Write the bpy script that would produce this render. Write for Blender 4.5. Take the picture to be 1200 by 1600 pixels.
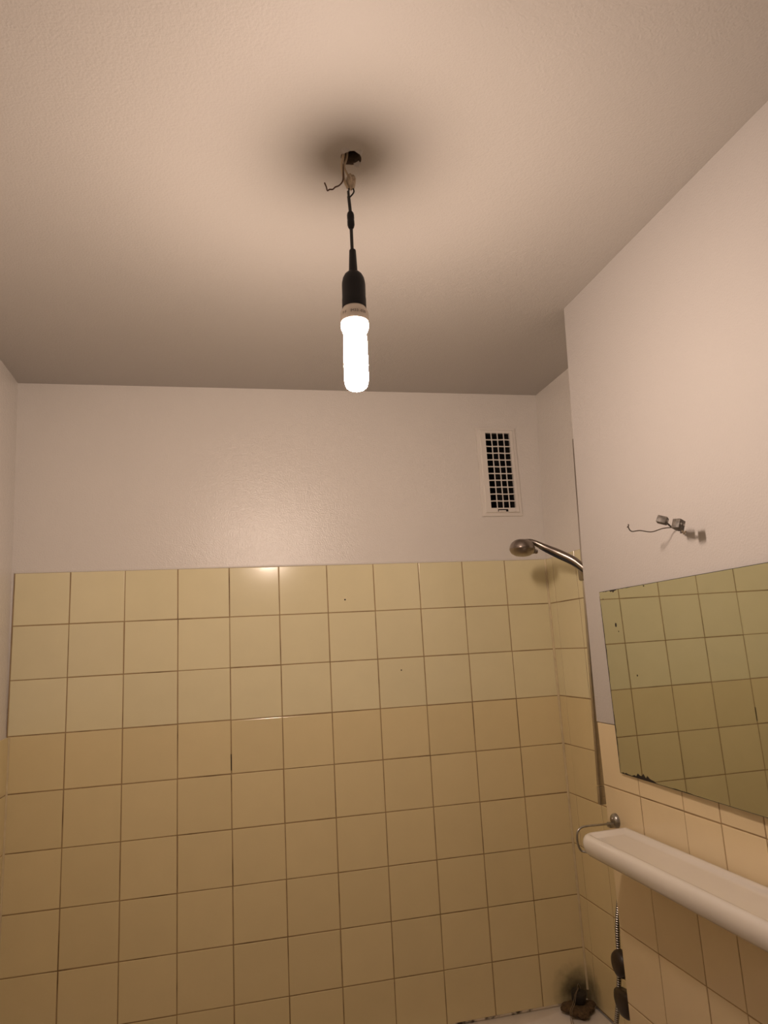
import bpy, bmesh, math, random
from mathutils import Vector, Matrix

random.seed(7)
scene = bpy.context.scene
COL = scene.collection
for o in list(bpy.data.objects):
    bpy.data.objects.remove(o, do_unlink=True)

# Coordinates: X to the right along the tiled back wall, Y into the room's depth
# (tile faces of the back wall at Y = 0), z measured from the top of the back
# wall's tiling; FLOOR lifts everything so that the floor lies at 0.
FLOOR = 1.90

# ------------------------------------------------------------------ camera
def camera():
    rx, ry, rz = -0.192985620, -0.234511278, -0.0552250811
    cx, sx = math.cos(rx), math.sin(rx)
    cy, sy = math.cos(ry), math.sin(ry)
    cz, sz = math.cos(rz), math.sin(rz)
    B = Matrix(((1, 0, 0), (0, 0, -1), (0, 1, 0)))
    Rx = Matrix(((1, 0, 0), (0, cx, -sx), (0, sx, cx)))
    Ry = Matrix(((cy, 0, sy), (0, 1, 0), (-sy, 0, cy)))
    Rz = Matrix(((cz, -sz, 0), (sz, cz, 0), (0, 0, 1)))
    R = Rz @ Rx @ Ry @ B
    right, down, fwd = Vector(R[0]), Vector(R[1]), Vector(R[2])
    M = Matrix((right, -down, -fwd)).transposed().to_4x4()
    M.translation = Vector((0.57804876, -2.16711549, -0.266727988 + FLOOR))
    cam = bpy.data.cameras.new('camera')
    cam.sensor_fit = 'VERTICAL'
    cam.sensor_height = 32.0
    cam.lens = 1086.056 / 1600.0 * 32.0
    cam.clip_start = 0.02
    co = bpy.data.objects.new('camera', cam)
    co.matrix_world = M
    COL.objects.link(co)
    scene.camera = co
camera()

# ------------------------------------------------------------------ world / exposure
world = bpy.data.worlds.new('world')
scene.world = world
world.use_nodes = True
world.node_tree.nodes['Background'].inputs[0].default_value = (0.02, 0.016, 0.012, 1)
world.node_tree.nodes['Background'].inputs[1].default_value = 0.2

BULB_COLOR = (1.0, 0.78, 0.635)
BULB_STRENGTH = 388.0
vs = scene.view_settings
scene.display_settings.display_device = 'sRGB'
vs.view_transform = 'Standard'
vs.look = 'None'
vs.gamma = 1.0
vs.use_curve_mapping = False
vs.exposure = 0.0

# ------------------------------------------------------------------ materials
def nodes_of(name):
    m = bpy.data.materials.new(name)
    m.use_nodes = True
    nt = m.node_tree
    return m, nt, nt.nodes['Principled BSDF']

def plain(name, col, rough=0.5, metal=0.0, spec=0.5, noise=0.0, nscale=40.0, bump=0.0, bscale=200.0, bdist=0.001, coat=0.0):
    m, nt, b = nodes_of(name)
    b.inputs['Base Color'].default_value = (*col, 1)
    b.inputs['Roughness'].default_value = rough
    b.inputs['Metallic'].default_value = metal
    b.inputs['Specular IOR Level'].default_value = spec
    b.inputs['Coat Weight'].default_value = coat
    tc = nt.nodes.new('ShaderNodeTexCoord')
    if noise:
        n = nt.nodes.new('ShaderNodeTexNoise'); n.inputs['Scale'].default_value = nscale; n.inputs['Detail'].default_value = 5
        nt.links.new(tc.outputs['Object'], n.inputs['Vector'])
        r = nt.nodes.new('ShaderNodeMapRange')
        r.inputs['From Min'].default_value = 0.3; r.inputs['From Max'].default_value = 0.7
        r.inputs['To Min'].default_value = 1 - noise; r.inputs['To Max'].default_value = 1 + noise * 0.5
        nt.links.new(n.outputs['Fac'], r.inputs['Value'])
        h = nt.nodes.new('ShaderNodeVectorMath'); h.operation = 'SCALE'
        h.inputs[0].default_value = col
        nt.links.new(r.outputs[0], h.inputs['Scale'])
        nt.links.new(h.outputs[0], b.inputs['Base Color'])
    if bump:
        n = nt.nodes.new('ShaderNodeTexNoise'); n.inputs['Scale'].default_value = bscale; n.inputs['Detail'].default_value = 3
        nt.links.new(tc.outputs['Object'], n.inputs['Vector'])
        bm_ = nt.nodes.new('ShaderNodeBump'); bm_.inputs['Strength'].default_value = bump; bm_.inputs['Distance'].default_value = bdist
        nt.links.new(n.outputs['Fac'], bm_.inputs['Height'])
        nt.links.new(bm_.outputs[0], b.inputs['Normal'])
    return m

def paint(name, col, rough, strength):
    """orange-peel wall paint: stippled relief in two sizes"""
    m, nt, b = nodes_of(name)
    tc = nt.nodes.new('ShaderNodeTexCoord')
    n1 = nt.nodes.new('ShaderNodeTexNoise'); n1.inputs['Scale'].default_value = 240; n1.inputs['Detail'].default_value = 3
    n2 = nt.nodes.new('ShaderNodeTexNoise'); n2.inputs['Scale'].default_value = 55; n2.inputs['Detail'].default_value = 2
    n3 = nt.nodes.new('ShaderNodeTexNoise'); n3.inputs['Scale'].default_value = 2.5; n3.inputs['Detail'].default_value = 4
    for n in (n1, n2, n3):
        nt.links.new(tc.outputs['Object'], n.inputs['Vector'])
    add = nt.nodes.new('ShaderNodeMath'); add.operation = 'ADD'
    half = nt.nodes.new('ShaderNodeMath'); half.operation = 'MULTIPLY'; half.inputs[1].default_value = 0.6
    nt.links.new(n2.outputs['Fac'], half.inputs[0])
    nt.links.new(n1.outputs['Fac'], add.inputs[0]); nt.links.new(half.outputs[0], add.inputs[1])
    bp = nt.nodes.new('ShaderNodeBump'); bp.inputs['Strength'].default_value = strength; bp.inputs['Distance'].default_value = 0.0016
    nt.links.new(add.outputs[0], bp.inputs['Height'])
    nt.links.new(bp.outputs[0], b.inputs['Normal'])
    r = nt.nodes.new('ShaderNodeMapRange')
    r.inputs['To Min'].default_value = 0.95; r.inputs['To Max'].default_value = 1.04
    nt.links.new(n3.outputs['Fac'], r.inputs['Value'])
    h = nt.nodes.new('ShaderNodeVectorMath'); h.operation = 'SCALE'; h.inputs[0].default_value = col
    nt.links.new(r.outputs[0], h.inputs['Scale'])
    nt.links.new(h.outputs[0], b.inputs['Base Color'])
    b.inputs['Roughness'].default_value = rough
    b.inputs['Specular IOR Level'].default_value = 0.5
    return m

def tile_mat(name, col, grime=False):
    """glazed tile: each piece a touch different, faint clouding; grime = soot-like dirt in the tub corner"""
    m, nt, b = nodes_of(name)
    oi = nt.nodes.new('ShaderNodeObjectInfo')
    tc = nt.nodes.new('ShaderNodeTexCoord')
    n = nt.nodes.new('ShaderNodeTexNoise'); n.inputs['Scale'].default_value = 14; n.inputs['Detail'].default_value = 5
    geo = nt.nodes.new('ShaderNodeNewGeometry')
    nt.links.new(geo.outputs['Position'], n.inputs['Vector'])
    r1 = nt.nodes.new('ShaderNodeMapRange'); r1.inputs['To Min'].default_value = 0.975; r1.inputs['To Max'].default_value = 1.025
    nt.links.new(oi.outputs['Random'], r1.inputs['Value'])
    r2 = nt.nodes.new('ShaderNodeMapRange'); r2.inputs['To Min'].default_value = 0.96; r2.inputs['To Max'].default_value = 1.04
    nt.links.new(n.outputs['Fac'], r2.inputs['Value'])
    mu = nt.nodes.new('ShaderNodeMath'); mu.operation = 'MULTIPLY'
    nt.links.new(r1.outputs[0], mu.inputs[0]); nt.links.new(r2.outputs[0], mu.inputs[1])
    h = nt.nodes.new('ShaderNodeVectorMath'); h.operation = 'SCALE'; h.inputs[0].default_value = col
    nt.links.new(mu.outputs[0], h.inputs['Scale'])
    out = h.outputs[0]
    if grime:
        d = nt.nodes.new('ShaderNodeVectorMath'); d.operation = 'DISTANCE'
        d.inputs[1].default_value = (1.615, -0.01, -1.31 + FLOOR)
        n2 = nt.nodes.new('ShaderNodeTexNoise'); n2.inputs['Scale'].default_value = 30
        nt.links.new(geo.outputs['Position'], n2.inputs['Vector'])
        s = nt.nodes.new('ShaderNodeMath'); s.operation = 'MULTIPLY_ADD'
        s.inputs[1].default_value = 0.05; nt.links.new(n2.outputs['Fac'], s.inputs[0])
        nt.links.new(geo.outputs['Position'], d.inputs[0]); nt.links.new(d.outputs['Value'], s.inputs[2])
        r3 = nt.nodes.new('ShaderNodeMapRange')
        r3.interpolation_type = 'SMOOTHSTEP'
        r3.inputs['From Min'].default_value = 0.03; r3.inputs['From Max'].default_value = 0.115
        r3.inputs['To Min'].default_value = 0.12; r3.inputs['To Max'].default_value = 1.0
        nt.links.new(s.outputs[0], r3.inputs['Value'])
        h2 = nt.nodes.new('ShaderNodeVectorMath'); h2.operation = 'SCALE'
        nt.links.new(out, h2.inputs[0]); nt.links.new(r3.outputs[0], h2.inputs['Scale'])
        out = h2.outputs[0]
    nt.links.new(out, b.inputs['Base Color'])
    bp = nt.nodes.new('ShaderNodeBump'); bp.inputs['Strength'].default_value = 0.08; bp.inputs['Distance'].default_value = 0.002
    nt.links.new(n.outputs['Fac'], bp.inputs['Height']); nt.links.new(bp.outputs[0], b.inputs['Normal'])
    b.inputs['Roughness'].default_value = 0.16
    b.inputs['Specular IOR Level'].default_value = 0.5
    return m

def spotted(name, col, dark, scale, lo, hi, rough):
    """material with small dark stains (mould in joints)"""
    m, nt, b = nodes_of(name)
    tc = nt.nodes.new('ShaderNodeTexCoord')
    n = nt.nodes.new('ShaderNodeTexNoise'); n.inputs['Scale'].default_value = scale; n.inputs['Detail'].default_value = 4
    nt.links.new(tc.outputs['Object'], n.inputs['Vector'])
    r = nt.nodes.new('ShaderNodeValToRGB')
    r.color_ramp.elements[0].position = lo; r.color_ramp.elements[0].color = (*col, 1)
    r.color_ramp.elements[1].position = hi; r.color_ramp.elements[1].color = (*dark, 1)
    nt.links.new(n.outputs['Fac'], r.inputs[0])
    nt.links.new(r.outputs[0], b.inputs['Base Color'])
    b.inputs['Roughness'].default_value = rough
    return m

M = {}
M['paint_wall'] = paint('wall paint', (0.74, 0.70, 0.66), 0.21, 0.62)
M['paint_right_dimmed'] = paint('right wall paint dimmed against lamp', (0.485, 0.457, 0.440), 0.5, 0.5)  # same paint as the back wall, colour darkened to offset the close lamp
M['paint_ceiling_dimmed'] = paint('ceiling paint dimmed against lamp', (0.495, 0.462, 0.432), 0.6, 0.55)  # colour lowered to even out the lamp's strong light on the ceiling
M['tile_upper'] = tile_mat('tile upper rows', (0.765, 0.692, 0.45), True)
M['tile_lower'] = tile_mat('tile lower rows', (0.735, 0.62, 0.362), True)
M['tile_side'] = tile_mat('tile side wall', (0.715, 0.585, 0.375))
M['grout'] = spotted('grout', (0.36, 0.25, 0.13), (0.14, 0.08, 0.035), 9, 0.50, 0.72, 0.85)
M['caulk'] = plain('caulk', (0.66, 0.55, 0.35), 0.35, noise=0.15, nscale=25)
M['tub_joint'] = spotted('tub joint', (0.55, 0.47, 0.36), (0.03, 0.02, 0.012), 26, 0.50, 0.60, 0.7)
M['enamel'] = plain('white enamel', (0.78, 0.72, 0.66), 0.18, noise=0.06, nscale=18)
M['ceramic'] = plain('shelf ceramic', (0.74, 0.70, 0.65), 0.12, noise=0.04, nscale=9, coat=0.3)
M['chrome'] = plain('chrome', (0.34, 0.295, 0.265), 0.29, metal=1.0)
M['dull_metal'] = plain('dull chrome', (0.40, 0.38, 0.35), 0.33, metal=1.0, noise=0.25, nscale=60)
M['rail_metal'] = plain('rail metal', (0.52, 0.475, 0.44), 0.3, metal=1.0, noise=0.1, nscale=30)
M['black_plastic'] = plain('black plastic', (0.007, 0.006, 0.008), 0.5, spec=0.3)
M['black_cord'] = plain('black cord', (0.012, 0.011, 0.011), 0.55, bump=0.2, bscale=500)
M['white_plastic'] = plain('white plastic', (0.74, 0.66, 0.58), 0.4)
M['vent_plastic'] = plain('vent paint', (0.745, 0.70, 0.65), 0.45, bump=0.1, bscale=160)
M['ink'] = plain('ink', (0.05, 0.04, 0.04), 0.6)
M['dark'] = plain('dark cavity', (0.006, 0.005, 0.005), 0.9)
M['plaster'] = plain('raw plaster', (0.14, 0.10, 0.07), 0.95, noise=0.5, nscale=90, bump=0.8, bscale=130, bdist=0.004)
M['beige_block'] = plain('beige terminal block', (0.48, 0.38, 0.27), 0.6, noise=0.35, nscale=150)
M['grey_block'] = plain('terminal block', (0.13, 0.11, 0.09), 0.5, noise=0.6, nscale=160)
M['brown_wire'] = plain('brown wire', (0.085, 0.04, 0.022), 0.5)
M['tan_wire'] = plain('tan wire', (0.50, 0.40, 0.28), 0.5)
M['dark_wire'] = plain('dark wire', (0.07, 0.055, 0.04), 0.45)
M['brown_knob'] = plain('brown knob', (0.026, 0.015, 0.010), 0.4, noise=0.3, nscale=60)
M['rubber'] = plain('black rubber', (0.02, 0.016, 0.014), 0.55)
M['rag'] = plain('brown sponge', (0.12, 0.075, 0.035), 0.95, noise=0.5, nscale=120, bump=1.0, bscale=260, bdist=0.003)
M['floor'] = plain('floor', (0.60, 0.53, 0.44), 0.4, noise=0.15, nscale=6)
M['mirror'] = plain('mirror', (0.66, 0.69, 0.61), 0.015, metal=1.0)
M['mirror_edge'] = plain('mirror edge', (0.03, 0.035, 0.025), 0.4)
M['tarnish'] = plain('tarnish', (0.012, 0.008, 0.006), 0.7)

def lamp_mat(name, strength):
    m, nt, b = nodes_of(name)
    b.inputs['Base Color'].default_value = (0.9, 0.88, 0.85, 1)
    b.inputs['Emission Color'].default_value = (*BULB_COLOR, 1)
    b.inputs['Emission Strength'].default_value = strength
    return m
M['lit_glass'] = lamp_mat('lit glass', BULB_STRENGTH)
M['lit_collar'] = lamp_mat('lit collar', BULB_STRENGTH * 0.05)

# ------------------------------------------------------------------ helpers
ORG = {}

def place(o, parent=None, org=(0, 0, 0)):
    org = Vector(org)
    COL.objects.link(o)
    if parent is None:
        o.location = org + Vector((0, 0, FLOOR))
    else:
        o.parent = parent
        o.location = org - ORG[parent.name]
    ORG[o.name] = org
    return o

def tag(o, label=None, cat=None, group=None, kind=None):
    if label: o['label'] = label
    if cat: o['category'] = cat
    if group: o['group'] = group
    if kind: o['kind'] = kind
    return o

def empty(name, org, label, cat, group=None):
    o = bpy.data.objects.new(name, None)
    o.empty_display_size = 0.02
    place(o, None, org)
    return tag(o, label, cat, group)

def mk(name, verts, faces, mat, parent=None, org=None, smooth=False):
    if org is None:
        org = ORG[parent.name] if parent else (0, 0, 0)
    org = Vector(org)
    me = bpy.data.meshes.new(name)
    me.from_pydata([tuple(Vector(v) - org) for v in verts], [], faces)
    bm = bmesh.new(); bm.from_mesh(me)
    bmesh.ops.recalc_face_normals(bm, faces=bm.faces)
    bm.to_mesh(me); bm.free()
    me.materials.append(M[mat] if isinstance(mat, str) else mat)
    if smooth:
        me.polygons.foreach_set('use_smooth', [True] * len(me.polygons))
    return place(bpy.data.objects.new(name, me), parent, org)

def auto_smooth(o, angle=40):
    me = o.data
    bm = bmesh.new(); bm.from_mesh(me)
    for e in bm.edges:
        e.smooth = not (len(e.link_faces) == 2 and e.calc_face_angle(0) > math.radians(angle))
    for f in bm.faces: f.smooth = True
    bm.to_mesh(me); bm.free()
    return o

def box_vf(x0, x1, y0, y1, z0, z1):
    v = [(x, y, z) for x in (x0, x1) for y in (y0, y1) for z in (z0, z1)]
    f = [(0, 1, 3, 2), (4, 6, 7, 5), (0, 4, 5, 1), (2, 3, 7, 6), (0, 2, 6, 4), (1, 5, 7, 3)]
    return v, f

def box(name, x0, x1, y0, y1, z0, z1, mat, parent=None, org=None, bevel=0.0):
    v, f = box_vf(x0, x1, y0, y1, z0, z1)
    o = mk(name, v, f, mat, parent, org)
    if bevel:
        bm = bmesh.new(); bm.from_mesh(o.data)
        bmesh.ops.bevel(bm, geom=list(bm.edges), offset=bevel, segments=2, affect='EDGES', profile=0.5)
        bm.to_mesh(o.data); bm.free()
        auto_smooth(o, 35)
    return o

def smooth_path(pts, n=8):
    pts = [Vector(p) for p in pts]
    P = [2 * pts[0] - pts[1]] + pts + [2 * pts[-1] - pts[-2]]
    out = []
    for i in range(1, len(P) - 2):
        for k in range(n):
            t = k / n
            a, b, c, d = P[i - 1], P[i], P[i + 1], P[i + 2]
            out.append(0.5 * ((2 * b) + (c - a) * t + (2 * a - 5 * b + 4 * c - d) * t * t + (-a + 3 * b - 3 * c + d) * t ** 3))
    out.append(pts[-1])
    return out

def tube_vf(path, radii, seg=10, flat=1.0):
    path = [Vector(p) for p in path]
    n = len(path)
    if not hasattr(radii, '__len__'): radii = [radii] * n
    v, f = [], []
    t0 = (path[1] - path[0]).normalized()
    up = Vector((0, 0, 1)) if abs(t0.z) < 0.9 else Vector((1, 0, 0))
    u = (up - t0 * up.dot(t0)).normalized()
    for i, p in enumerate(path):
        t = (path[min(i + 1, n - 1)] - path[max(i - 1, 0)]).normalized()
        u = (u - t * u.dot(t)).normalized()
        w = t.cross(u)
        for k in range(seg):
            a = 2 * math.pi * k / seg
            v.append(p + radii[i] * (math.cos(a) * u * flat + math.sin(a) * w))
    for i in range(n - 1):
        for k in range(seg):
            a, b = i * seg + k, i * seg + (k + 1) % seg
            f.append((a, b, b + seg, a + seg))
    f.append(tuple(range(seg))[::-1])
    f.append(tuple((n - 1) * seg + k for k in range(seg)))
    return v, f

def tube(name, path, radii, mat, parent=None, org=None, seg=10, flat=1.0):
    v, f = tube_vf(path, radii, seg, flat)
    return auto_smooth(mk(name, v, f, mat, parent, org), 50)

def lathe_vf(profile, base, axis, seg=32, caps=True):
    """profile: (radius, distance along axis)"""
    axis = Vector(axis).normalized(); base = Vector(base)
    h = Vector((0, 1, 0)) if abs(axis.y) < 0.9 else Vector((1, 0, 0))
    u = (h - axis * h.dot(axis)).normalized(); w = axis.cross(u)
    v, f, rings = [], [], []
    for r, d in profile:
        if r < 1e-6:
            rings.append([len(v)]); v.append(base + axis * d)
        else:
            rings.append([len(v) + k for k in range(seg)])
            for k in range(seg):
                a = 2 * math.pi * k / seg
                v.append(base + axis * d + r * (math.cos(a) * u + math.sin(a) * w))
    for A, B in zip(rings, rings[1:]):
        for k in range(seg):
            q = (k + 1) % seg
            if len(A) == 1 and len(B) == 1: continue
            if len(A) == 1: f.append((A[0], B[k], B[q]))
            elif len(B) == 1: f.append((A[k], A[q], B[0]))
            else: f.append((A[k], A[q], B[q], B[k]))
    if caps and len(rings[0]) > 1: f.append(tuple(rings[0]))
    if caps and len(rings[-1]) > 1: f.append(tuple(rings[-1]))
    return v, f

def lathe(name, profile, base, axis, mat, parent=None, org=None, seg=32, angle=40, caps=True):
    v, f = lathe_vf(profile, base, axis, seg, caps)
    return auto_smooth(mk(name, v, f, mat, parent, org), angle)

def struct(o, label=None):
    o['kind'] = 'structure'
    if label: o['label'] = label
    return o

# ------------------------------------------------------------------ room shell
RIM = -1.345            # tub rim = foot of the back wall tiling
PITCH = 0.15
JOINT = 0.0028
XR = 1.468              # face of the near right wall
FRONT = -2.75           # wall behind the photographer
def ceil_z(x): return 0.577 + 0.0078 * x

# floor
struct(box('floor', -0.10, 1.80, FRONT - 0.1, 0.12, -FLOOR - 0.1, -FLOOR, 'floor'), 'brown bathroom floor below the tub')

# ceiling with the ragged hole the lamp hangs from
def build_ceiling():
    hc = Vector((0.8065, -1.108))
    hole_r = [0.019, 0.021, 0.0185, 0.017, 0.019, 0.0165, 0.018, 0.020, 0.017, 0.0185, 0.021, 0.0175]
    x0, x1, y0, y1 = -0.10, 1.80, FRONT - 0.1, 0.12
    angs = [2 * math.pi * k / 24 for k in range(24)]
    for c in ((x0, y0), (x1, y0), (x1, y1), (x0, y1)):
        angs.append(math.atan2(c[1] - hc.y, c[0] - hc.x) % (2 * math.pi))
    angs = sorted(angs)
    n = len(angs)
    inner, outer, up, top = [], [], [], []
    for a in angs:
        t = a / (2 * math.pi) * 12
        i = int(t) % 12; fr = t - int(t)
        r = hole_r[i] * (1 - fr) + hole_r[(i + 1) % 12] * fr
        c, s = math.cos(a), math.sin(a)
        tx = ((x1 - hc.x) / c if c > 1e-9 else (x0 - hc.x) / c if c < -1e-9 else 1e9)
        ty = ((y1 - hc.y) / s if s > 1e-9 else (y0 - hc.y) / s if s < -1e-9 else 1e9)
        t = min(tx, ty)
        ix, iy = hc.x + r * c, hc.y + r * s
        ox, oy = hc.x + t * c, hc.y + t * s
        inner.append((ix, iy, ceil_z(ix)))
        outer.append((ox, oy, ceil_z(ox)))
        ux, uy = hc.x + 0.75 * r * c, hc.y + 0.75 * r * s
        up.append((ux, uy, ceil_z(ux) + 0.07))
        top.append((ox, oy, ceil_z(ox) + 0.09))
    v = inner + outer + up + top
    f, mi = [], []
    for k in range(n):
        q = (k + 1) % n
        f.append((k, q, n + q, n + k)); mi.append(0)
        f.append((k, q, 2 * n + q, 2 * n + k)); mi.append(1)
        f.append((n + k, n + q, 3 * n + q, 3 * n + k)); mi.append(0)
    f.append(tuple(2 * n + k for k in range(n))); mi.append(1)
    f.append(tuple(3 * n + k for k in range(n))); mi.append(0)
    o = mk('ceiling', v, f, 'paint_ceiling_dimmed')
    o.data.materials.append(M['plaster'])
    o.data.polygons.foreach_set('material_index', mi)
    struct(o, 'pale stippled painted ceiling with a ragged hole where the lamp hangs')
    # torn plaster lips round the hole
    for k, (a0, ln, dr) in enumerate(((3.6, 0.9, 0.010), (4.9, 0.8, 0.008), (0.4, 0.7, 0.007))):
        vv, ff = [], []
        m = 7
        for j in range(m):
            a = a0 + ln * j / (m - 1)
            w = math.sin(math.pi * j / (m - 1))
            for r, dz in ((0.0165, 0.002), (0.019 + 0.3 * dr * w, -0.0045 * w - 0.0006), (0.0205 + dr * w, 0.0005)):
                x, y = hc.x + r * math.cos(a), hc.y + r * math.sin(a)
                vv.append((x, y, ceil_z(x) + dz))
        for j in range(m - 1):
            for c in range(2):
                p = j * 3 + c
                ff.append((p, p + 1, p + 4, p + 3))
        mk('plaster_flake', vv, ff, 'paint_ceiling_dimmed', o)
    return o
ceiling = build_ceiling()

# back wall with the opening of the vent shaft
VX0, VX1, VZ0, VZ1 = 1.466, 1.560, 0.176, 0.445
def build_back():
    xs = [-0.10, VX0, VX1, 1.80]; zs = [-FLOOR, VZ0, VZ1, 0.64]
    yf, yb = 0.004, 0.12
    v = [(x, yf, z) for z in zs for x in xs]
    f = []
    for j in range(3):
        for i in range(3):
            if i == 1 and j == 1: continue
            a = j * 4 + i
            f.append((a, a + 1, a + 5, a + 4))
    n = len(v)
    v += [(-0.10, yb, -FLOOR), (1.80, yb, -FLOOR), (1.80, yb, 0.64), (-0.10, yb, 0.64)]
    f += [(n, n + 1, n + 2, n + 3), (0, 1, 2, 3, n + 1, n), (12, 13, 14, 15, n + 2, n + 3), (0, 4, 8, 12, n + 3, n), (3, 7, 11, 15, n + 2, n + 1)]
    o = mk('wall_back', v, f, 'paint_wall')
    struct(o, 'back wall, pale paint above and yellow tiles below')
    # shaft behind the vent
    dv = [(VX0, yf, VZ0), (VX1, yf, VZ0), (VX1, yf, VZ1), (VX0, yf, VZ1), (VX0, 0.115, VZ0), (VX1, 0.115, VZ0), (VX1, 0.115, VZ1), (VX0, 0.115, VZ1)]
    mk('vent_shaft', dv, [(0, 1, 5, 4), (1, 2, 6, 5), (2, 3, 7, 6), (3, 0, 4, 7), (4, 5, 6, 7)], 'dark', o)
    return o
wall_back = build_back()

# left wall (leans out a little towards the ceiling)
def slab(name, quad_front, thick, mat, label):
    """quad_front: four corners of the visible face, thick: offset vector"""
    q = [Vector(p) for p in quad_front]; t = Vector(thick)
    v = q + [p + t for p in q]
    f = [(0, 1, 2, 3), (4, 5, 6, 7), (0, 1, 5, 4), (1, 2, 6, 5), (2, 3, 7, 6), (3, 0, 4, 7)]
    return struct(mk(name, v, f, mat), label)
wall_left = slab('wall_left', [(-0.001, 0.004, -0.45), (-0.016, 0.004, 0.60), (-0.016, FRONT, 0.60), (-0.001, FRONT, -0.45)], (-0.09, 0, 0), 'paint_wall', 'left wall, painted above a tiled lower part')
mk('lower_wall', *box_vf(-0.10, 0.001, FRONT, 0.004, -FLOOR, -0.45), 'paint_wall', wall_left)
# recess wall at the head of the tub
wall_recess = slab('wall_recess', [(1.654, 0.004, -FLOOR), (1.654, -0.60, -FLOOR), (1.654, -0.60, 0.0), (1.654, 0.004, 0.0)], (0.10, 0, 0), 'paint_wall', 'narrow side wall of the shower recess behind the rail')
vv = [(1.654, 0.004, 0.0), (1.654, -0.60, 0.0), (1.678, -0.66, 0.60), (1.678, 0.004, 0.60)]
vv = vv + [(x + 0.08, y, z) for x, y, z in vv]
mk('upper_wall', vv, [(0, 1, 2, 3), (4, 5, 6, 7), (0, 1, 5, 4), (1, 2, 6, 5), (2, 3, 7, 6), (3, 0, 4, 7)], 'paint_wall', wall_recess)
# near right wall: its free edge runs a little out of plumb
def build_right():
    edge = [(-FLOOR, -0.557), (-0.886, -0.555), (-0.66, -0.553), (-0.4705, -0.559), (-0.116, -0.571), (0.23, -0.596), (0.62, -0.624)]
    def block(zlo, zhi, xf):
        pts = [e for e in edge if zlo <= e[0] <= zhi]
        v, f = [], []
        for z, y in pts:
            v += [(xf, y, z), (xf, FRONT, z), (1.80, FRONT, z), (1.80, y, z)]
        n = len(pts)
        for i in range(n - 1):
            for k in range(4):
                a, b = i * 4 + k, i * 4 + (k + 1) % 4
                f.append((a, b, b + 4, a + 4))
        f += [(0, 1, 2, 3), tuple((n - 1) * 4 + k for k in range(4))]
        return v, f
    o = mk('wall_right', *block(-0.4705, 0.62, XR - 0.001), 'paint_right_dimmed')
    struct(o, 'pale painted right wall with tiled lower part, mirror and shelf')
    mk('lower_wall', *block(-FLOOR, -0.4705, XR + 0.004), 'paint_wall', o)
    return o
wall_right = build_right()
struct(box('wall_front', -0.10, 1.80, FRONT - 0.1, FRONT, -FLOOR, 0.64, 'paint_wall'), 'painted wall behind the photographer')

# ------------------------------------------------------------------ tiles
TILE_MESH = {}
def tile_mesh(w, h, mat):
    key = (round(w, 4), round(h, 4), mat)
    if key not in TILE_MESH:
        b, d, t = 0.0013, 0.0009, 0.005
        def ring(i, y): return [(-w / 2 + i, y, -h / 2 + i), (w / 2 - i, y, -h / 2 + i), (w / 2 - i, y, h / 2 - i), (-w / 2 + i, y, h / 2 - i)]
        v = ring(0, t) + ring(0, d) + ring(b * 0.35, d * 0.3) + ring(b, 0)
        f = []
        for r in range(3):
            for k in range(4):
                a, c = r * 4 + k, r * 4 + (k + 1) % 4
                f.append((a, c, c + 4, a + 4))
        f.append((12, 13, 14, 15))
        me = bpy.data.meshes.new('tile')
        me.from_pydata(v, [], f)
        bm = bmesh.new(); bm.from_mesh(me); bmesh.ops.recalc_face_normals(bm, faces=bm.faces)
        # open back: make sure the glazed face looks along -Y
        front = max(bm.faces, key=lambda q: -q.calc_center_median().y)
        if front.normal.y > 0: bmesh.ops.reverse_faces(bm, faces=bm.faces)
        bm.to_mesh(me); bm.free()
        me.materials.append(M[mat])
        TILE_MESH[key] = me
    return TILE_MESH[key]

def lay(wall, us, vs_, to_world, rot, matf, skip=None):
    """us: joint lines across, vs_: joint lines downwards"""
    for j in range(len(vs_) - 1):
        for i in range(len(us) - 1):
            if skip and skip(i, j): continue
            w = abs(us[i + 1] - us[i]) - JOINT; h = abs(vs_[j + 1] - vs_[j]) - JOINT
            o = bpy.data.objects.new('tile', tile_mesh(w, h, matf(i, j)))
            p = to_world((us[i] + us[i + 1]) / 2, (vs_[j] + vs_[j + 1]) / 2)
            place(o, wall, p)
            g = random.gauss
            o.location += Matrix.Rotation(rot, 3, 'Z') @ Vector((g(0, 0.0002), g(0, 0.0001), g(0, 0.0002)))
            o.rotation_euler = (g(0, 0.0014), g(0, 0.0012), rot + g(0, 0.0014))

rows = [0.0] + [-PITCH * j for j in range(1, 9)] + [RIM + 0.002]
cols = [0.0015] + [PITCH * i for i in range(1, 11)] + [1.6505]
box('grout', 0.0, 1.654, 0.0012, 0.0039, RIM, -0.001, 'grout', wall_back)
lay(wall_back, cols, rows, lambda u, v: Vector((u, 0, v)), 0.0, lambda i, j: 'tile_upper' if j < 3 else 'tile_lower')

# recess: full height tiling, first column cut narrow
rc = [0.0, 0.047, 0.20, 0.35, 0.50, 0.556]
box('grout', 1.6512, 1.6539, -0.556, 0.0, RIM, -0.001, 'grout', wall_recess)
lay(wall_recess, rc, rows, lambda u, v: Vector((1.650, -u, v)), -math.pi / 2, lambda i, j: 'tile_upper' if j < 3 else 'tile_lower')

# left wall: tiled from the fourth row down
lc = [-2.1 + 0.15 * i for i in range(14)] + [0.0]
box('grout', 0.0011, 0.0048, -2.1, 0.0, RIM - 0.45, -0.452, 'grout', wall_left)
lrows = [-0.45] + rows[4:] + [RIM - 0.15, RIM - 0.30, RIM - 0.45]
lay(wall_left, lc, lrows, lambda u, v: Vector((0.006, u, v)), math.pi / 2, lambda i, j: 'tile_lower', skip=lambda i, j: j >= 6 and lc[i] > -0.60)

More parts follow.
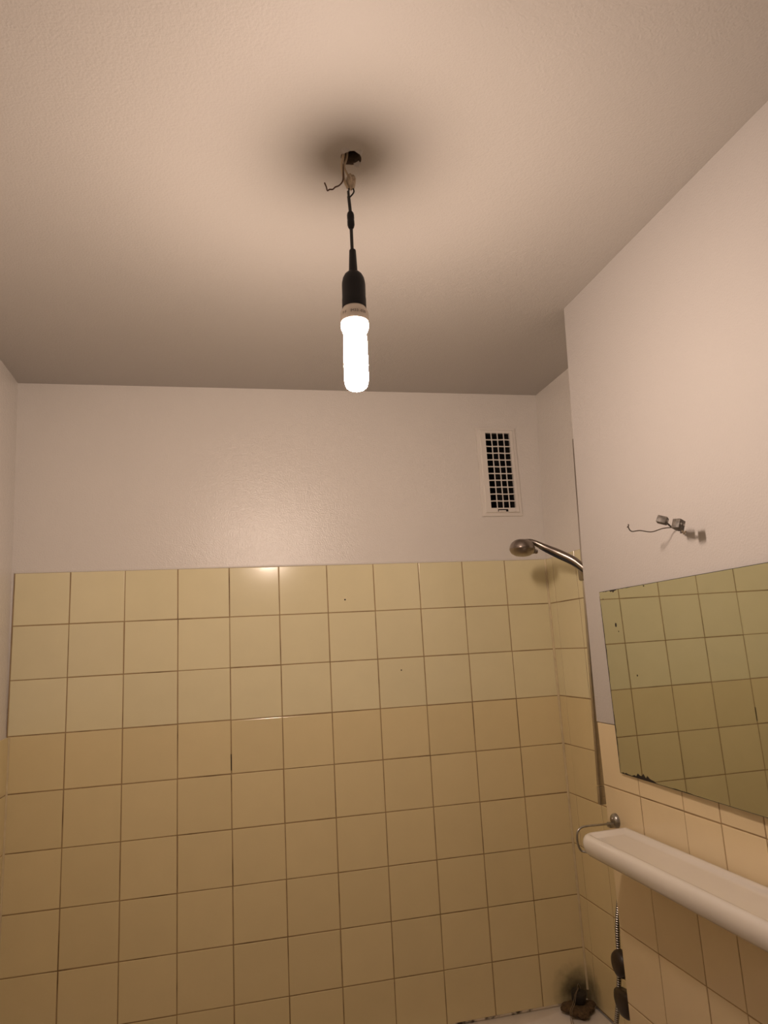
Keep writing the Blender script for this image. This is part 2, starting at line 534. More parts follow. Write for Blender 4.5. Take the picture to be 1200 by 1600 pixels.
# near right wall: two wide and two narrow columns, then wide again
nc = [0.5575, 0.709, 0.862, 0.970, 1.0815, 1.235, 1.388, 1.541]
nrows = [-0.4715, -0.6172, -0.774, -0.931, -1.087, -1.243, -1.399, -1.555]
box('grout', XR + 0.0012, XR + 0.0039, -1.541, -0.559, nrows[-1], -0.4725, 'grout', wall_right)
lay(wall_right, nc, nrows, lambda u, v: Vector((XR, -u, v)), -math.pi / 2, lambda i, j: 'tile_side')

# chips in the glaze of the back wall
for x, z, r in ((0.9542, -0.1112, 0.0026), (1.1233, -0.3374, 0.0022)):
    lathe('drill_mark', [(0, -0.0006), (r, -0.0004), (r * 0.8, 0.001)], (x, 0, z), (0, 1, 0), 'dark', wall_back, seg=10)

mk('grout_gap', *box_vf(0.5985, 0.6008, -0.0004, 0.0012, -0.590, -0.545), 'dark', wall_back)
# corner beads of caulk and the joint along the tub
def bead(name, path, r, mat, label):
    return struct(tube(name, path, r, mat, seg=8), label)
bead('trim_1', [(1.6485, -0.0015, RIM + 0.03), (1.6485, -0.0015, -0.001)], 0.0042, 'caulk', 'pale caulk bead in the corner of the shower recess')
bead('trim_2', [(0.0065, -0.001, RIM + 0.004), (0.0065, -0.001, -0.452)], 0.0036, 'caulk', 'pale caulk bead in the left tiled corner')
bead('trim_3', [(0.01, -0.001, RIM + 0.0015), (1.645, -0.001, RIM + 0.0015)], 0.0033, 'tub_joint', 'mouldy sealant joint between the tub rim and back wall')
# lip of paint along the top of the tiling
bead('trim_4', [(0.0, 0.0028, 0.0012), (1.652, 0.0028, 0.0012)], 0.0026, 'paint_wall', 'thin ridge of paint along the top of the back tiles')

# ------------------------------------------------------------------ bathtub
def rrect(x0, x1, y0, y1, r, z, n=6):
    out = []
    for cx, cy, a0 in ((x1 - r, y1 - r, 0), (x0 + r, y1 - r, 90), (x0 + r, y0 + r, 180), (x1 - r, y0 + r, 270)):
        for k in range(n + 1):
            a = math.radians(a0 + 90 * k / n)
            out.append((cx + r * math.cos(a), cy + r * math.sin(a), z))
    return out
def build_tub():
    t = empty('bathtub', (0.83, -0.278, -FLOOR), 'white enamelled bathtub along the yellow tiled back wall', 'bathtub')
    x0, x1, y0, y1 = 0.0075, 1.6485, -0.552, -0.0015
    loops = [rrect(x0, x1, y0, y1, 0.004, -FLOOR + 0.002), rrect(x0, x1, y0, y1, 0.004, RIM - 0.012), rrect(x0 + 0.004, x1 - 0.004, y0 + 0.004, y1 - 0.002, 0.006, RIM - 0.001),
             rrect(x0 + 0.012, x1 - 0.012, y0 + 0.012, y1 - 0.004, 0.01, RIM),
             rrect(x0 + 0.06, x1 - 0.13, y0 + 0.05, y1 - 0.055, 0.10, RIM - 0.002), rrect(x0 + 0.072, x1 - 0.145, y0 + 0.062, y1 - 0.067, 0.10, RIM - 0.014),
             rrect(x0 + 0.10, x1 - 0.17, y0 + 0.075, y1 - 0.08, 0.10, RIM - 0.20), rrect(x0 + 0.17, x1 - 0.20, y0 + 0.10, y1 - 0.105, 0.09, RIM - 0.39), rrect(x0 + 0.24, x1 - 0.25, y0 + 0.15, y1 - 0.155, 0.06, RIM - 0.42)]
    v, f = [], []
    n = len(loops[0])
    for L in loops: v += L
    for i in range(len(loops) - 1):
        for k in range(n):
            a, b = i * n + k, i * n + (k + 1) % n
            f.append((a, b, b + n, a + n))
    f.append(tuple((len(loops) - 1) * n + k for k in range(n)))
    auto_smooth(mk('shell', v, f, 'enamel', t), 35)
    lathe('drain', [(0.0, 0.004), (0.016, 0.004), (0.028, 0.003), (0.031, 0.0)], (1.25, -0.278, RIM - 0.4195), (0, 0, 1), 'chrome', t, seg=20)
build_tub()

# ------------------------------------------------------------------ pendant lamp
def build_lamp():
    X, Y = 0.800, -1.110
    t = empty('pendant_lamp', (X, Y, 0.360), 'bare glowing tube bulb in a black lamp holder on a black cord', 'lamp')
    ax = Vector((-0.018, 0, -1))
    def at(z):                                   # point of the lamp's axis at height z
        return Vector((X, Y, 0.36)) + ax * (0.36 - z)
    # cable out of the ceiling
    tube('supply_cable', smooth_path([(0.797, -1.112, 0.64), (0.793, -1.113, 0.590), (0.789, -1.112, 0.562), (0.7925, -1.111, 0.535), (0.7985, -1.110, 0.521)]), 0.0026, 'tan_wire', t)
    tube('supply_cable', smooth_path([(0.804, -1.106, 0.64), (0.800, -1.108, 0.588), (0.794, -1.108, 0.566), (0.797, -1.109, 0.553), (0.800, -1.110, 0.545)]), 0.0019, 'tan_wire', t)
    tube('bare_wire', smooth_path([(0.7905, -1.113, 0.566), (0.7905, -1.114, 0.548), (0.7885, -1.115, 0.531), (0.7815, -1.116, 0.5205), (0.7745, -1.116, 0.5165), (0.7705, -1.115, 0.5125), (0.7650, -1.114, 0.5125), (0.7612, -1.113, 0.5105), (0.7598, -1.112, 0.518), (0.7572, -1.111, 0.5265)], 6), 0.0013, 'brown_wire', t, seg=8)
    # crumbly terminal block wrapped in plaster
    rnd = random.Random(3)
    bm = bmesh.new()
    bmesh.ops.create_icosphere(bm, subdivisions=3, radius=1.0)
    for q in bm.verts:
        k = 1 + rnd.uniform(-0.16, 0.16)
        q.co = Vector((q.co.x * 0.0085 * k, q.co.y * 0.008 * k, q.co.z * 0.0155 * k))
        if q.co.z < -0.004: q.co.x *= 0.8
    c = Vector((0.8045, -1.110, 0.5345))
    vv = [c + q.co for q in bm.verts]; ff = [[q.index for q in p.verts] for p in bm.faces]
    bm.free()
    mk('terminal_block', vv, ff, 'beige_block', t)
    tube('strand', smooth_path([(0.8005, -1.110, 0.526), (0.7995, -1.110, 0.516), (0.7985, -1.110, 0.505)]), 0.0014, 'black_cord', t, seg=8)
    tube('strand', smooth_path([(0.8065, -1.110, 0.524), (0.8085, -1.110, 0.5165), (0.8055, -1.110, 0.510), (0.8005, -1.110, 0.504)]), 0.0014, 'black_cord', t, seg=8)
    tube('cord', smooth_path([(0.7985, -1.110, 0.5155), (0.7990, -1.110, 0.500), (0.8002, -1.110, 0.475), (0.8004, -1.110, 0.44), (0.8000, -1.110, 0.398)]), [0.0022] * 6 + [0.0029] * 27, 'black_cord', t)
    lathe('cord_clamp', [(0.0029, 0), (0.0052, 0.003), (0.0063, 0.008), (0.0063, 0.014), (0.0058, 0.0165), (0.0063, 0.019), (0.0063, 0.026), (0.0050, 0.031), (0.0031, 0.034)], (0.8003, -1.11, 0.4765), (0, 0, -1), 'black_plastic', t, seg=16)
    lathe('strain_sleeve', [(0.0031, 0.0), (0.0054, 0.0), (0.0058, 0.001), (0.0076, 0.044)], at(0.4025), ax, 'black_plastic', t, seg=24)
    so = lathe('socket', [(0.0076, -0.001), (0.0105, 0.0002), (0.0148, 0.0045), (0.0180, 0.011), (0.0195, 0.0185), (0.0199, 0.024), (0.0199, 0.0475), (0.0203, 0.050), (0.0203, 0.0655), (0.0178, 0.0655), (0.0176, 0.055)], at(0.3605), ax, 'black_plastic', t, seg=48)
    # compact fluorescent bulb
    b = lathe('bulb_base', [(0.0125, 0.050), (0.0172, 0.0560), (0.0176, 0.0625), (0.0205, 0.0690), (0.0233, 0.0745), (0.0238, 0.0765), (0.0238, 0.0885), (0.0228, 0.0915), (0.0190, 0.0915)], at(0.3605), ax, 'white_plastic', t, seg=48)
    lathe('glass_collar', [(0.0180, 0.0905), (0.0226, 0.0910), (0.0236, 0.0965), (0.0228, 0.1025), (0.0205, 0.1085), (0.0160, 0.1105)], at(0.3605), ax, 'lit_collar', t, seg=24)
    prof = [(0.0150, 0.1080), (0.0186, 0.1080), (0.0188, 0.1150), (0.0194, 0.1280), (0.0198, 0.1400), (0.0199, 0.1900), (0.0193, 0.1985), (0.0174, 0.2045), (0.0135, 0.2085), (0.0075, 0.2105), (0.0, 0.2110)]
    v, f = lathe_vf(prof, at(0.3605), ax, 24)
    auto_smooth(mk('glass_tube', v, f, 'lit_glass', t), 60)
    # lettering bent round the base
    def letters(txt, size, zc, ang0, parent):
        cu = bpy.data.curves.new('txt', 'FONT')
        cu.body = txt; cu.size = size; cu.align_x = 'CENTER'; cu.align_y = 'CENTER'; cu.resolution_u = 2
        tmp = bpy.data.objects.new('txt', cu); COL.objects.link(tmp)
        dg = bpy.context.evaluated_depsgraph_get()
        me = bpy.data.meshes.new_from_object(tmp.evaluated_get(dg))
        bm = bmesh.new(); bm.from_mesh(me)
        bmesh.ops.subdivide_edges(bm, edges=[e for e in bm.edges if e.calc_length() > 0.0025], cuts=2)
        r = 0.02402
        cen = at(zc)
        vv = []
        for q in bm.verts:
            a = ang0 + q.co.x / r
            vv.append(cen + Vector((r * math.sin(a), -r * math.cos(a), q.co.y)) + ax * 0)
        bm.verts.index_update()
        ff = [[q.index for q in p.verts] for p in bm.faces]
        bm.free()
        bpy.data.objects.remove(tmp); bpy.data.curves.remove(cu)
        o = mk('print', vv, ff, 'ink', parent)
        bpy.data.meshes.remove(me)
        return o
    letters('IM33 -020', 0.0068, 0.2795, 0.10, b)
    letters('P F', 0.0068, 0.2795, -0.95, b)
build_lamp()

# ------------------------------------------------------------------ vent grille
def build_vent():
    t = empty('vent_grille', (1.511, 0.0, 0.155), 'pale painted ventilation grille with square mesh high on the back wall', 'vent')
    fx0, fx1, fz0, fz1 = 1.4365, 1.5825, 0.150, 0.4635
    # frame: bevelled ring round the opening
    def R(x0, x1, z0, z1, y): return [(x0, y, z0), (x1, y, z0), (x1, y, z1), (x0, y, z1)]
    L = [R(fx0, fx1, fz0, fz1, 0.0035), R(fx0 + 0.001, fx1 - 0.001, fz0 + 0.001, fz1 - 0.001, -0.0015), R(fx0 + 0.011, fx1 - 0.011, fz0 + 0.011, fz1 - 0.008, -0.0025), R(fx0 + 0.014, fx1 - 0.014, fz0 + 0.014, fz1 - 0.011, -0.0065),
         R(VX0 + 0.002, VX1 - 0.002, VZ0 + 0.002, VZ1 - 0.002, -0.0065), R(VX0 + 0.002, VX1 - 0.002, VZ0 + 0.002, VZ1 - 0.002, 0.0035)]
    v, f = [], []
    for q in L: v += q
    for i in range(len(L) - 1):
        for k in range(4):
            a, b = i * 4 + k, i * 4 + (k + 1) % 4
            f.append((a, b, b + 4, a + 4))
    mk('frame', v, f, 'vent_plastic', t)
    gx0, gx1, gz0, gz1 = VX0 + 0.002, VX1 - 0.002, VZ0 + 0.002, VZ1 - 0.002
    rnd = random.Random(5)
    w = 0.0023
    for i in range(1, 4):
        x = gx0 + (gx1 - gx0) * i / 4
        tube('bar', smooth_path([(x + rnd.uniform(-0.0008, 0.0008), -0.0045, gz0 + (gz1 - gz0) * s / 6 + (-0.001 if s == 0 else 0.001 if s == 6 else 0)) for s in range(7)], 2), w * 0.85, 'vent_plastic', t, seg=6)
    for j in range(1, 11):
        z = gz0 + (gz1 - gz0) * j / 11
        tube('bar', smooth_path([(gx0 - 0.001 + (gx1 - gx0 + 0.002) * s / 4, -0.0052, z + rnd.uniform(-0.0006, 0.0006)) for s in range(5)], 2), w * 0.95, 'vent_plastic', t, seg=6)
    # latch under the mesh: slot with lever, and a small clip
    box('latch_slot', 1.4915, 1.5285, -0.0069, -0.0060, 0.1650, 0.1735, 'dark', t)
    box('latch', 1.4935, 1.5195, -0.0090, -0.0066, 0.1645, 0.1695, 'vent_plastic', t, bevel=0.0008)
    box('clip', 1.5310, 1.5520, -0.0100, -0.0062, 0.1625, 0.1745, 'vent_plastic', t, bevel=0.0008)
build_vent()

# ------------------------------------------------------------------ shower: rail, hand shower, hose
def build_shower():
    t = empty('shower_rail', (1.61, -0.31, -0.722), 'grey metal shower slide rail half hidden behind the right wall edge', 'shower rail')
    def rail(z): return Vector((1.6330 - 0.0407 * (0.2394 - z), -0.31, z))
    def flatbar(name, z0, z1, w, d, mat, par):
        a, b = rail(z0), rail(z1)
        v = []
        for p in (a, b):
            for sx, sy in ((-1, -1), (1, -1), (1, 1), (-1, 1)):
                v.append(p + Vector((sx * w / 2, sy * d / 2, 0)))
        o = mk(name, v, [(0, 1, 2, 3), (4, 5, 6, 7), (0, 1, 5, 4), (1, 2, 6, 5), (2, 3, 7, 6), (3, 0, 4, 7)], mat, par)
        bm = bmesh.new(); bm.from_mesh(o.data)
        bmesh.ops.bevel(bm, geom=list(bm.edges), offset=0.0025, segments=2, affect='EDGES', profile=0.5)
        bm.to_mesh(o.data); bm.free()
        return auto_smooth(o, 40)
    flatbar('bar', -0.672, 0.33, 0.0190, 0.012, 'rail_metal', t)
    flatbar('end_cap', -0.722, -0.6735, 0.0200, 0.013, 'rail_metal', t)
    for z in (-0.70, 0.30):
        p = rail(z)
        lathe('wall_mount', [(0.007, 0), (0.007, 0.0), (0.008, 1.650 - p.x - 0.006), (0.016, 1.650 - p.x - 0.004), (0.016, 1.6502 - p.x)], p + Vector((0.0, 0, 0)), (1, 0, 0), 'rail_metal', t, seg=20)
    # sliding holder
    h = rail(-0.085)
    box('slider', h.x - 0.017, h.x + 0.016, -0.3342, -0.295, -0.104, -0.064, 'chrome', t, bevel=0.005)
    lathe('holder_cup', [(0.0150, 0), (0.0165, 0.0), (0.0185, 0.030), (0.0165, 0.030), (0.0150, 0.0)], (1.6115, -0.3515, -0.1065), (-0.36, 0.13, 0.93), 'chrome', t, seg=28, caps=False)
    # hand shower
    hd = empty('hand_shower', (1.60, -0.335, -0.10), 'chrome hand shower with round head leaning out of its rail holder', 'shower head')
    P = [(1.6095, -0.3510, -0.1010), (1.6025, -0.3485, -0.0830), (1.5780, -0.328, -0.0500), (1.5450, -0.303, -0.0235), (1.5100, -0.287, -0.0015), (1.4850, -0.276, 0.0155), (1.4680, -0.271, 0.0212), (1.4470, -0.268, 0.0185)]
    path = smooth_path(P, 6)
    rad = []
    key = [0.0105, 0.0128, 0.0152, 0.0156, 0.0125, 0.0090, 0.0082, 0.0095]
    for i in range(len(path)):
        s = i / 6; a = min(int(s), 6); fr = s - a
        rad.append(key[a] * (1 - fr) + key[a + 1] * fr)
    tube('handle', path, rad, 'chrome', hd, seg=20, flat=0.82)
    # dark underside groove of the handle
    sub = [Vector(p) + Vector((-0.0065, -0.0075, -0.0098)) for p in path[8:28]]
    tube('grip_inlay', sub, [0.0012 + 0.0030 * math.sin(math.pi * k / 19) for k in range(20)], 'black_plastic', hd, seg=10)
    c = Vector((1.4470, -0.268, 0.0078)); dn = Vector((-0.10, -0.10, -1)).normalized()
    lathe('head', [(0.0, -0.0185), (0.012, -0.0180), (0.0235, -0.0150), (0.0318, -0.0085), (0.0360, 0.000), (0.0376, 0.008), (0.0376, 0.0105), (0.0362, 0.0114), (0.0362, 0.0127), (0.0370, 0.0136), (0.0330, 0.0210), (0.0240, 0.0268), (0.0120, 0.0290), (0.0, 0.0295)], c, dn, 'chrome', hd, seg=48)
    # spray selector lever at the rim
    q = c + Vector((0.0335, -0.004, -0.0185))
    lathe('selector', [(0.0, -0.001), (0.0045, 0.0), (0.0058, 0.004), (0.0052, 0.008), (0.0070, 0.011), (0.0066, 0.016), (0.0035, 0.0185), (0.0, 0.019)], q + Vector((-0.006, 0, -0.001)), (1, -0.05, 0.12), 'chrome', hd, seg=16)
    # hose: metal spiral hose hanging behind the wall edge
    pts = [(1.6120, -0.3515, -0.1060), (1.617, -0.365, -0.16), (1.605, -0.43, -0.32), (1.59, -0.475, -0.55), (1.572, -0.468, -0.76), (1.555, -0.4235, -0.905), (1.550, -0.402, -0.985), (1.550, -0.390, -1.065), (1.550, -0.375, -1.140), (1.550, -0.343, -1.235), (1.552, -0.300, -1.305)]
    base = smooth_path(pts, 40)
    # resample evenly, one rib every 6 mm
    L = [0.0]
    for a, b in zip(base, base[1:]): L.append(L[-1] + (b - a).length)
    step = 0.0060 / 4
    res, i = [], 0
    d = 0.0
    while d < L[-1]:
        while L[i + 1] < d: i += 1
        fr = (d - L[i]) / max(1e-9, L[i + 1] - L[i])
        res.append(base[i].lerp(base[i + 1], fr)); d += step
    rr = [(0.0062, 0.0062, 0.0048, 0.0048)[k % 4] for k in range(len(res))]
    v, f = tube_vf(res, rr, 12)
    n = len(res)
    ho = mk('shower_hose', v, f, 'dull_metal', None, (1.552, -0.300, -1.305))
    ho.data.materials.append(M['dark'])
    mi = []
    for k in range(n - 1): mi += [1 if k % 4 in (1, 2) else 0] * 12
    ho.data.polygons.foreach_set('material_index', mi + [0, 0])
    tag(ho, 'ribbed metal shower hose hanging in the recess beside the wall edge', 'hose')
build_shower()

# two dark knobs beside the hose, fixed to the recess wall
def build_knob(cy, cz, r, cut, tilt, label):
    t = empty('tap_knob', (1.65, cy, cz), label, 'knob', 'dark knobs by the shower hose')
    prof = [(0.0, -0.016), (r * 0.55, -0.0155), (r * 0.85, -0.012), (r, -0.004), (r, 0.008), (r * 0.9, 0.013), (r * 0.4, 0.015), (0.0, 0.015)]
    v, f = lathe_vf(prof, (1.535, cy, cz), (1, 0, tilt), 28)
    o = auto_smooth(mk('knob', v, f, 'brown_knob', t), 50)
    if cut is not None:
        bm = bmesh.new(); bm.from_mesh(o.data)
        g = list(bm.verts) + list(bm.edges) + list(bm.faces)
        res = bmesh.ops.bisect_plane(bm, geom=g, plane_co=(0, 0, cut), plane_no=(0, 0.12, 1), clear_outer=True)
        es = [e for e in res['geom_cut'] if isinstance(e, bmesh.types.BMEdge)]
        bmesh.ops.contextual_create(bm, geom=es)
        bm.to_mesh(o.data); bm.free()
    lathe('stem', [(0.009, 0), (0.009, 0.085), (0.020, 0.090), (0.020, 0.1004)], (1.5495, cy, cz - (0.006 if cut is not None else 0)), (1, 0, 0), 'dull_metal', t, seg=20)
build_knob(-0.425, -1.068, 0.0315, None, 0.0, 'dark brown rounded tap knob by the metal hose, upper of the two')
build_knob(-0.427, -1.150, 0.0390, 0.021, 0.0, 'dark brown flat-topped tap knob by the metal hose, lower of the two')

# ------------------------------------------------------------------ mirror
def build_mirror():
    y0, y1, zt, zb = -0.649, -1.262, -0.163, -0.5765
    def face(y, z, off=0.0): return Vector((1.4618 + 0.0235 * (y + 0.649) - 0.006 * (z + 0.37) - off, y, z))
    t = empty('wall_mirror', (1.4618, -0.95, zb), 'old frameless rectangular mirror with black tarnished edges above the shelf', 'mirror')
    q = [face(y0, zt), face(y1, zt), face(y1, zb), face(y0, zb)]
    b = 0.0012
    qi = [face(y0 - b, zt - b, 0.0006), face(y1 + b, zt - b, 0.0006), face(y1 + b, zb + b, 0.0006), face(y0 - b, zb + b, 0.0006)]
    k = [p + Vector((0.0045, 0, 0)) for p in q]
    v = qi + q + k
    f = [(0, 1, 2, 3)]
    for a in range(4):
        c = (a + 1) % 4
        f += [(a, c, c + 4, a + 4), (a + 4, c + 4, c + 8, a + 8)]
    f.append((8, 9, 10, 11))
    o = mk('glass', v, f, 'mirror', t)
    o.data.materials.append(M['mirror_edge'])
    o.data.polygons.foreach_set('material_index', [0] + [1] * 8 + [1])
    # black blooming of the silvering, thin patches along the border and two spots
    rnd = random.Random(11)
    def patch(poly):
        n = len(poly)
        vv = [face(y, z, 0.0010) for y, z in poly] + [face(y, z, 0.0005) for y, z in poly]
        ff = [tuple(range(n)), tuple(range(n, 2 * n))] + [(i, (i + 1) % n, (i + 1) % n + n, i + n) for i in range(n)]
        mk('tarnish_patch', vv, ff, 'tarnish', t)
    def strip(horizontal, fixed, a, b_, amp, n, sgn):
        base, edge = [], []
        for i in range(n + 1):
            s = a + (b_ - a) * i / n
            wv = amp * (0.25 + 0.75 * abs(math.sin(i * 1.9 + 0.4)) * rnd.uniform(0.5, 1.0)) * math.sin(math.pi * (i + 0.4) / (n + 0.8))
            base.append((s, fixed) if horizontal else (fixed, s))
            edge.append((s, fixed + sgn * wv) if horizontal else (fixed + sgn * wv, s))
        patch(base + edge[::-1])
    strip(True, zb + 0.0005, y0 - 0.001, y0 - 0.05, 0.0045, 8, 1)
    strip(True, zb + 0.0005, y0 - 0.045, y0 - 0.150, 0.0135, 14, 1)
    strip(True, zb + 0.0005, y0 - 0.15, y0 - 0.30, 0.0022, 10, 1)
    strip(True, zt - 0.0005, y0 - 0.012, y0 - 0.052, 0.0022, 8, -1)
    strip(True, zt - 0.0005, y0 - 0.046, y0 - 0.082, 0.0062, 8, -1)
    strip(True, zt - 0.0005, y0 - 0.09, y0 - 0.16, 0.0018, 8, -1)
    strip(False, y0 - 0.0005, zb + 0.001, zb + 0.17, 0.0048, 16, -1)
    strip(False, y0 - 0.0005, zb + 0.15, zt - 0.01, 0.0036, 14, -1)
    for cy, cz, a, c in ((-0.7080, -0.2435, 0.0032, 0.0046), (-0.7720, -0.3555, 0.0017, 0.0020), (-0.6640, -0.1810, 0.0010, 0.0012), (-0.7170, -0.2585, 0.0008, 0.0014)):
        patch([(cy + a * math.cos(2 * math.pi * i / 12) * rnd.uniform(0.85, 1.1), cz + c * math.sin(2 * math.pi * i / 12) * rnd.uniform(0.85, 1.1)) for i in range(12)])
    # spacers between glass and wall
    for y in (y0 - 0.03, y1 + 0.03):
        for z in (zt - 0.05, zb + 0.06):
            p = face(y, z)
            wx = XR - 0.0008 if z > -0.47 else XR + 0.0002
            if wx - p.x - 0.0045 > 0.0006:
                box('spacer', p.x + 0.0040, wx, y - 0.012, y + 0.012, z - 0.012, z + 0.012, 'caulk', t)
build_mirror()

# ------------------------------------------------------------------ shelf with its wire holder
def inset_poly(P, d, r, n=8):
    """inset a convex polygon by d and round its corners with radius r[i]"""
    P = [Vector((p[0], p[1])) for p in P]
    m = len(P); cen = sum(P, Vector((0, 0))) / m
    lines = []
    for i in range(m):
        a, b = P[i], P[(i + 1) % m]
        e = (b - a).normalized(); nrm = Vector((-e.y, e.x))
        if nrm.dot(cen - a) < 0: nrm = -nrm
        lines.append((a + nrm * d, e))
    Q = []
    for i in range(m):
        (a, e), (b, g) = lines[i - 1], lines[i]
        den = e.x * g.y - e.y * g.x
        t = ((b.x - a.x) * g.y - (b.y - a.y) * g.x) / den
        Q.append(a + e * t)
    out = []
    for i in range(m):
        rr = max(r[i] - d, 0.003)
        A, B, C = Q[i - 1], Q[i], Q[(i + 1) % m]
        u = (A - B).normalized(); w = (C - B).normalized()
        half = math.acos(max(-1, min(1, u.dot(w)))) / 2
        dist = rr / math.tan(half)
        s, e2 = B + u * dist, B + w * dist
        c = B + (u + w).normalized() * (rr / math.sin(half))
        a0 = math.atan2(s.y - c.y, s.x - c.x); a1 = math.atan2(e2.y - c.y, e2.x - c.x)
        da = (a1 - a0 + math.pi) % (2 * math.pi) - math.pi
        for k in range(n + 1):
            a = a0 + da * k / n
            out.append((c.x + rr * math.cos(a), c.y + rr * math.sin(a)))
    return out
def build_shelf():
    t = empty('wall_shelf', (XR, -0.99, -0.735), 'white ceramic shelf with a rounded lip under the mirror', 'shelf')
    P = [(XR - 0.0005, -0.645), (1.3385, -0.651), (1.3385, -1.345), (XR - 0.0005, -1.351)]
    R = [0.006, 0.032, 0.032, 0.006]
    prof = [(0.034, -0.7330), (0.020, -0.7350), (0.010, -0.7325), (0.0035, -0.7245), (0.0005, -0.7140), (0.0, -0.7070), (0.0020, -0.6990), (0.0065, -0.6930), (0.0120, -0.6905), (0.0180, -0.6915), (0.0225, -0.6945), (0.0270, -0.6975), (0.034, -0.6985)]
    v, f = [], []
    for d, z in prof:
        # along the wall the inset is taken back so that the shelf sits flat against the tiles until its lip
        v += [(x, y, z) for x, y in inset_poly(P, d, R)]
    n = len(v) // len(prof)
    for i in range(len(prof) - 1):
        for k in range(n):
            a, b = i * n + k, i * n + (k + 1) % n
            f.append((a, b, b + n, a + n))
    f.append(tuple(range(n))); f.append(tuple((len(prof) - 1) * n + k for k in range(n)))
    auto_smooth(mk('slab', v, f, 'ceramic', t), 60)
    # bracing block to the wall below the rim
    w = empty('shelf_holder', (XR, -0.598, -0.692), 'metal wall rosette with bent wire holding the left end of the shelf', 'bracket')
    lathe('rosette', [(0.0, 0.0115), (0.007, 0.0115), (0.0125, 0.0095), (0.0155, 0.0055), (0.0165, 0.0), ], (XR, -0.598, -0.690), (-1, 0, 0), 'dull_metal', w, seg=32)
    lathe('screw', [(0.0, 0.0135), (0.004, 0.0132), (0.005, 0.0112)], (XR, -0.598, -0.686), (-1, 0, 0), 'chrome', w, seg=16)
    box('clamp', 1.446, 1.460, -0.606, -0.590, -0.7035, -0.692, 'dull_metal', w, bevel=0.002)
    path = smooth_path([(1.456, -0.599, -0.6965), (1.438, -0.606, -0.6930), (1.420, -0.613, -0.6908), (1.388, -0.616, -0.6892), (1.368, -0.616, -0.6910), (1.3575, -0.616, -0.7000), (1.3553, -0.616, -0.7200), (1.3600, -0.618, -0.7370), (1.3690, -0.626, -0.7405), (1.3760, -0.648, -0.7392), (1.3800, -0.675, -0.7385)], 8)
    tube('wire', path, 0.0024, 'dull_metal', w, seg=10)
build_shelf()

# ------------------------------------------------------------------ cut lamp wires in the right wall
def build_wall_wires():
    t = empty('wall_wires', (XR, -0.9827, -0.0718), 'loose cut wires with two terminal blocks sticking out above the mirror', 'wires')
    root = Vector((XR + 0.002, -0.9760, -0.0690))
    tube('bare_wire', smooth_path([root, (1.455, -0.9640, -0.0625), (1.442, -0.952, -0.0615), (1.422, -0.9416, -0.0665), (1.402, -0.9330, -0.0620), (1.388, -0.9260, -0.0622), (1.3800, -0.9290, -0.0565), (1.3745, -0.9370, -0.0500), (1.3720, -0.9420, -0.0525), (1.3700, -0.9390, -0.0565)], 6), 0.0011, 'dark_wire', t, seg=8)
    tube('wire', smooth_path([root + Vector((0, -0.004, -0.001)), (1.452, -0.984, -0.071), (1.432, -0.993, -0.066), (1.412, -1.006, -0.0590)], 6), 0.0018, 'dark_wire', t, seg=8)
    tube('wire', smooth_path([root + Vector((0, -0.008, -0.002)), (1.455, -0.996, -0.080), (1.442, -1.012, -0.081), (1.430, -1.024, -0.076), (1.420, -1.032, -0.0715)], 6), 0.0014, 'tan_wire', t, seg=8)
    tube('wire', smooth_path([root + Vector((0, -0.002, -0.003)), (1.456, -0.986, -0.0770), (1.440, -1.008, -0.0760), (1.424, -1.029, -0.0715)], 6), 0.0013, 'dark_wire', t, seg=8)
    for c, s, rot in ((Vector((1.401, -1.0109, -0.0555)), (0.0068, 0.0095, 0.0070), (0.4, 0.25, 0.75)), (Vector((1.415, -1.0373, -0.0690)), (0.0085, 0.0085, 0.0092), (0.15, 0.3, 0.35))):
        o = box('terminal_block', c.x - s[0], c.x + s[0], c.y - s[1], c.y + s[1], c.z - s[2], c.z + s[2], 'grey_block', t, org=c, bevel=0.0016)
        o.rotation_euler = rot
        # screw wells
        for d in (-0.45, 0.45):
            k = lathe('screw', [(0.0, 0.0006), (0.0022, 0.0006), (0.0026, -0.001)], c + Vector((d * s[0], -s[1] - 0.0002, 0)), (0, -1, 0), 'dull_metal', o, c, seg=10)
    # ragged plaster round the hole
    lathe('hole_rim', [(0.004, 0.001), (0.0065, 0.0016), (0.0095, 0.0004)], (XR - 0.0008, -0.980, -0.0700), (-1, 0, 0), 'paint_right_dimmed', t, seg=11)
build_wall_wires()

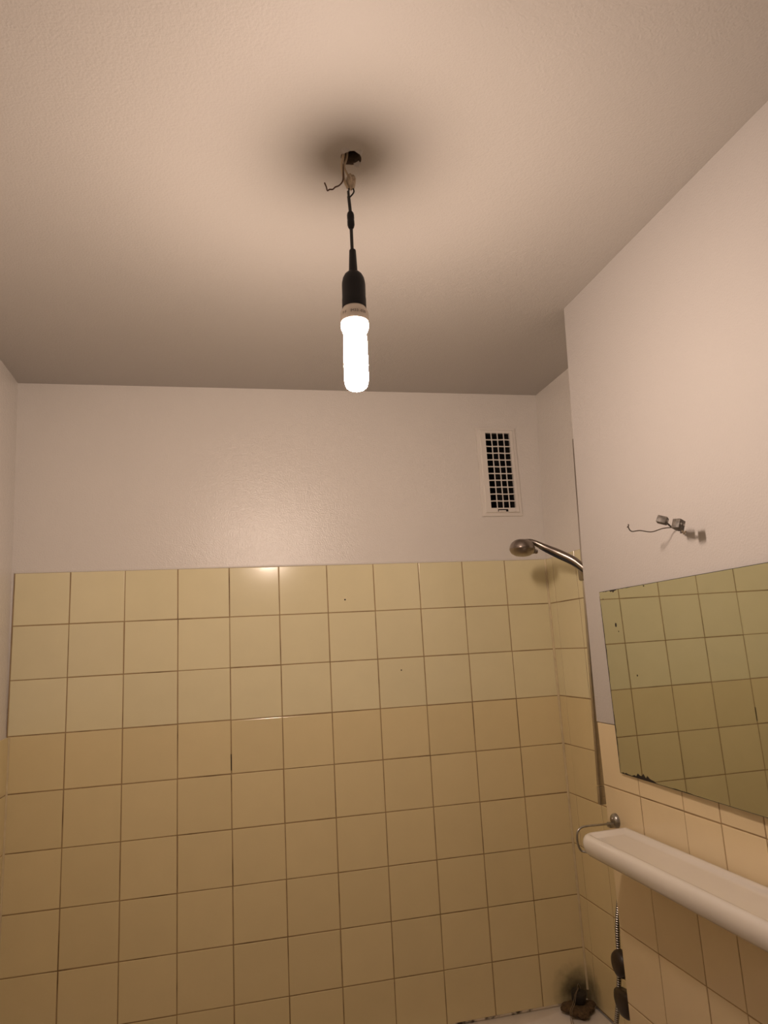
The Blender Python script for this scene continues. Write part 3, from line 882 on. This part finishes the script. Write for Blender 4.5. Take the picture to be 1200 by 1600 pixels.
# ------------------------------------------------------------------ things on the tub corner
def build_plug():
    c = Vector((1.585, -0.060, RIM))
    rnd = random.Random(21)
    bm = bmesh.new()
    bmesh.ops.create_icosphere(bm, subdivisions=4, radius=1.0)
    for q in bm.verts:
        a = math.atan2(q.co.y, q.co.x)
        k = 1 + 0.16 * math.sin(3 * a + 0.7) + 0.09 * math.sin(7 * a) + rnd.uniform(-0.03, 0.03)
        z = q.co.z
        h = 0.0125 + z * 0.0135 + 0.004 * math.sin(5 * a) * abs(z)
        q.co = Vector((q.co.x * 0.049 * k, q.co.y * 0.043 * k, min(0.0225, max(0.0006, h))))
    vv = [c + q.co for q in bm.verts]; ff = [[q.index for q in p.verts] for p in bm.faces]
    bm.free()
    s = auto_smooth(mk('bath_sponge', vv, ff, 'rag', None, c), 80)
    tag(s, 'dirty brown sponge lying on the tub rim in the corner', 'sponge')
    p = c + Vector((0.006, 0.008, 0.0258))
    t = empty('bath_plug', p, 'black rubber bath plug with a thin chain on the brown sponge', 'plug')
    lathe('stopper', [(0.0, 0.0), (0.0185, 0.0), (0.0200, 0.003), (0.0215, 0.018), (0.0225, 0.024), (0.0215, 0.028), (0.0150, 0.0305), (0.0060, 0.032), (0.0045, 0.036), (0.0, 0.037)], p, (0.05, -0.1, 1), 'rubber', t, seg=32)
    tp = p + Vector((0.0015, -0.004, 0.036))
    ring = [tp + Vector((0.007 * math.cos(a), 0, 0.0085 + 0.0105 * math.sin(a))) for a in [math.pi * (-0.5 + 2 * k / 24) for k in range(25)]]
    ring = [tp + Vector((x * 0.006, 0, z * 0.001)) for x, z in ((-0.7, -1), (-0.75, 5), (-0.35, 11), (0, 13.5), (0.35, 11), (0.95, 4), (1.1, -1))]
    tube('ring', ring, 0.0009, 'chrome', t, seg=6)
    for dx in (0.0, 0.006):
        ch = smooth_path([tp + Vector((-0.004 + dx * 0.3, -0.004, 0.004)), p + Vector((-0.018 + dx * 0.5, -0.019, 0.031)), p + Vector((-0.036 + dx, -0.034, 0.014)), p + Vector((-0.052 + dx, -0.046, 0.003)), p + Vector((-0.060 + dx, -0.062, -0.0160)), p + Vector((-0.064 + dx, -0.085, -0.0215))], 14)
        rr = [0.0011 if k % 2 else 0.0006 for k in range(len(ch))]
        tube('chain', ch, rr, 'chrome', t, seg=6)
build_plug()
